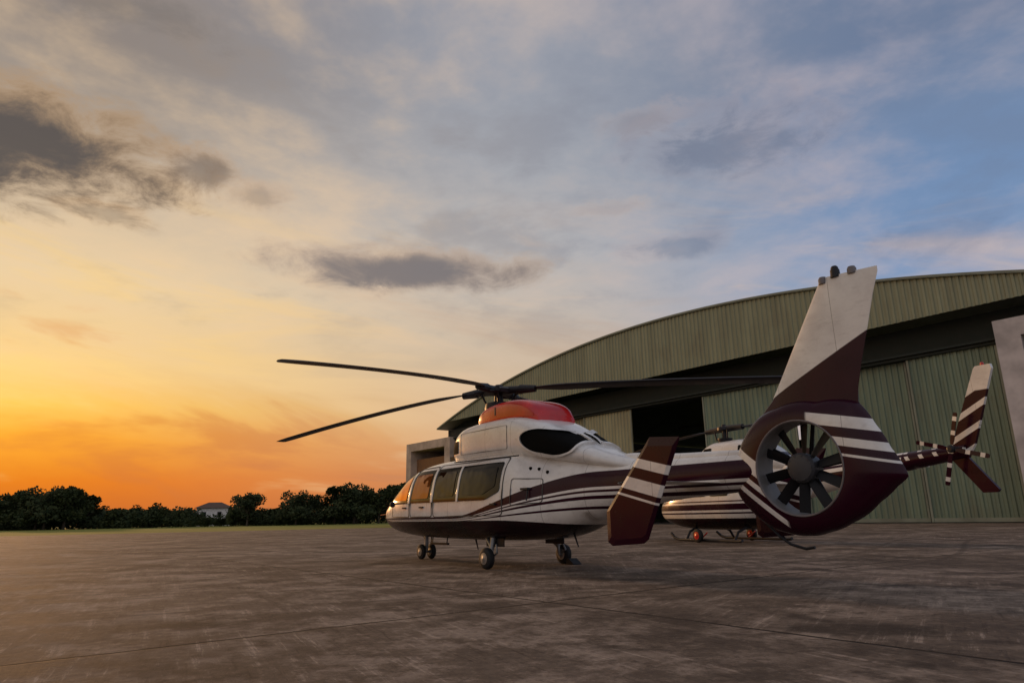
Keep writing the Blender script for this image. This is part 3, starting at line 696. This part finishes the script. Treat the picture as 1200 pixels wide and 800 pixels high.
for a_,b_,yy in doors:
    d_=ribbed("door",a_,b_,lambda x:.12,lambda x:10.77,yy,M_pale if a_>30 else M_door,HG,per=.42,dep=.07)  # warm sunlight on the far doors is put into their paler colour
    G=Geo();G.box((a_,yy+.071,.05),(a_+.14,yy+.13,10.74));G.box((b_-.14,yy+.071,.05),(b_,yy+.13,10.74));G.box((a_+.15,yy+.071,.05),(b_-.15,yy+.11,.3))
    G.out("frame",M_edge,d_,False)
G=Geo();G.box((x0,-1.5,.0),(62,-.3,.03));G.out("door_rail",M_beam_shade,HG,False)
G=Geo();G.box((10,-30,12.6),(50,-29.6,12.95))
for i in range(8):
    xx=20+i*3.;G.tube((xx,-29.8,12.8),(xx+1.5,-29.8,17.4),.1,n=6);G.tube((xx+1.5,-29.8,17.4),(xx+3,-29.8,12.8),.1,n=6)
G.out("roof_truss",M_edge,HG,False)
def tower(xa,xb,yf,yb,hh,par,pm,wm):
    G=Geo();pw=1.3
    G.box((xa,yb,0),(xa+pw,yf,hh-1.1));G.box((xb-pw,yb,0),(xb,yf,hh-1.1));G.box((xa,yb,hh-1.1),(xb,yf,hh));G.box((xa+pw,yb,0),(xb-pw,yb+.3,hh-1.1))
    tw=G.out("door_pocket",wm,par,False)
    G=Geo();G.box((xa+pw+.02,yf-1.2,0),(xb-pw-.02,yf-1.0,hh-2.2));G.out("panel",pm,tw,False)
    return tw
tower(-10.5,1.05,1.5,-8,11.8,HG,M_beam_shade,M_wt)
tower(63.5,75,.5,-8,11.2,HG,M_warm,M_warmw)
# ================================================================ trees
m,t,b=material("foliage")
tc=t.n("ShaderNodeTexCoord").outputs["Object"];fn=t.noise(tc,.9,2)
t.put(b.inputs["Base Color"],t.mix(t.ss(fn,.3,.7),(.016,.028,.010,1),(.055,.065,.022,1)));b.inputs["Roughness"].default_value=.85;b.inputs["Specular IOR Level"].default_value=.2;M_leaf=m
M_bark=simple("bark",(.06,.045,.03),.9)
def leaves(G,c,r,n,size,rng):
    for _ in range(n):
        d=Vector((rng.gauss(0,1),rng.gauss(0,1),rng.gauss(0,1))).normalized()*(rng.random()**.45)
        p=Vector(c)+Vector((d.x*r[0],d.y*r[1],d.z*r[2]))
        a_=Vector((rng.gauss(0,1),rng.gauss(0,1),rng.gauss(0,1))).normalized();b_=a_.orthogonal().normalized();s=size*rng.uniform(.5,1.4)
        G.add([p-a_*s,p+b_*s*.7,p+a_*s,p-b_*s*.7],[(0,1,2,3)])
def tree_mesh(seed,h_,wd,n):
    rng=random.Random(seed);G=Geo();T=Geo()
    T.tube((0,0,0),(0.1,0,h_*.45),.03*h_,.018*h_,8)
    for k in range(17):
        q=rng.uniform(0,6.28);zc=h_*rng.uniform(.2,.88);rr=rng.uniform(.05,.72)*wd*(1.1-.9*max(0,zc/h_-.45))
        c=(rr*math.cos(q),rr*math.sin(q),zc);T.tube((0,0,h_*.3),c,.012*h_,.004*h_,5)
        s=rng.uniform(.26,.40)*wd;leaves(G,c,(s,s,s*.72),n//17,.30,rng)
    return G,T
kinds=[]
for i,(h_,wd,n) in enumerate([(9,5.0,2800),(8,5.6,2800),(6,4.4,2200),(3.6,4.2,1600),(10,4.2,2600)]):
    G,T=tree_mesh(100+i,h_,wd,n)
    e=thing("tree","dark leafy tree standing in the line beyond the grass","tree",(0,0,0),group="trees along the edge of the airfield")
    T.out("trunk",M_bark,e);G.out("crown",M_leaf,e,False)
    kinds.append(e)
def place(k,x,y,s,rot,first=[True]*5):
    e=kinds[k]
    if first[k]:
        first[k]=False;o_=e
    else:
        o_=e.copy();col.objects.link(o_)
        for c_ in e.children:
            q=c_.copy();q.parent=o_;col.objects.link(q)
    o_.location=(x,y,-.02);o_.scale=(s,s,s);o_.rotation_euler=(0,0,rot)
rng=random.Random(5)
u=-110
while u<560:
    y=rng.uniform(150,172);x=(u-604)/825*y
    if u<100: k=rng.choice([0,1,4,1]);s=rng.uniform(.85,1.10)*(1.08 if 10<u<95 else .85)
    elif u<228: k=rng.choice([3,3,2]);s=rng.uniform(.95,1.2)*(1 if k==3 else .72)
    elif u<268: k=3;s=.5
    elif u<380: k=rng.choice([2,2,3,1]);s=rng.uniform(.85,1.05)
    else: k=rng.choice([0,1,4]);s=rng.uniform(.85,1.0)
    place(k,x,y,s,rng.uniform(0,6.28));u+=rng.uniform(9,15)
for uu,k,s in((290,0,.86),(347,1,.95),(415,1,1.12),(52,1,1.2),(75,0,1.1)): place(k,(uu-604)/825*149,149,s,uu)
G=Geo();rng=random.Random(9)
for i in range(420):
    x=rng.uniform(-150,5);gap=-72<x<-58
    leaves(G,(x,(158 if i%2 and not gap else 180)+rng.uniform(-3,3),rng.uniform(.3,1.9)),(2.8,2.,1.5),60,.32,rng)
hd=G.out("undergrowth",M_leaf,None,False);hd["kind"]="stuff"
# house
HS=thing("house","small pale house with a hipped roof among the trees","house",(-80.5,188,0),.25)
G=Geo();G.box((-4.0,-3,0),(4.0,3,4.6));G.out("wall",simple("pale_render",(.78,.74,.70),.8),HS,False)
G=Geo();G.add([(-4.6,-3.6,4.61),(4.6,-3.6,4.61),(4.6,3.6,4.61),(-4.6,3.6,4.61),(-1.6,0,6.1),(1.6,0,6.1)],[(0,1,5,4),(1,2,5),(2,3,4,5),(3,0,4),(0,3,2,1)]);G.out("roof",simple("roof_tile",(.12,.07,.05),.8),HS,False)
for xa in(-2.6,1.2):
    G=Geo();G.box((xa,-3.06,2.2),(xa+1,-3.005,3.6));G.out("window",M_glass,HS,False)
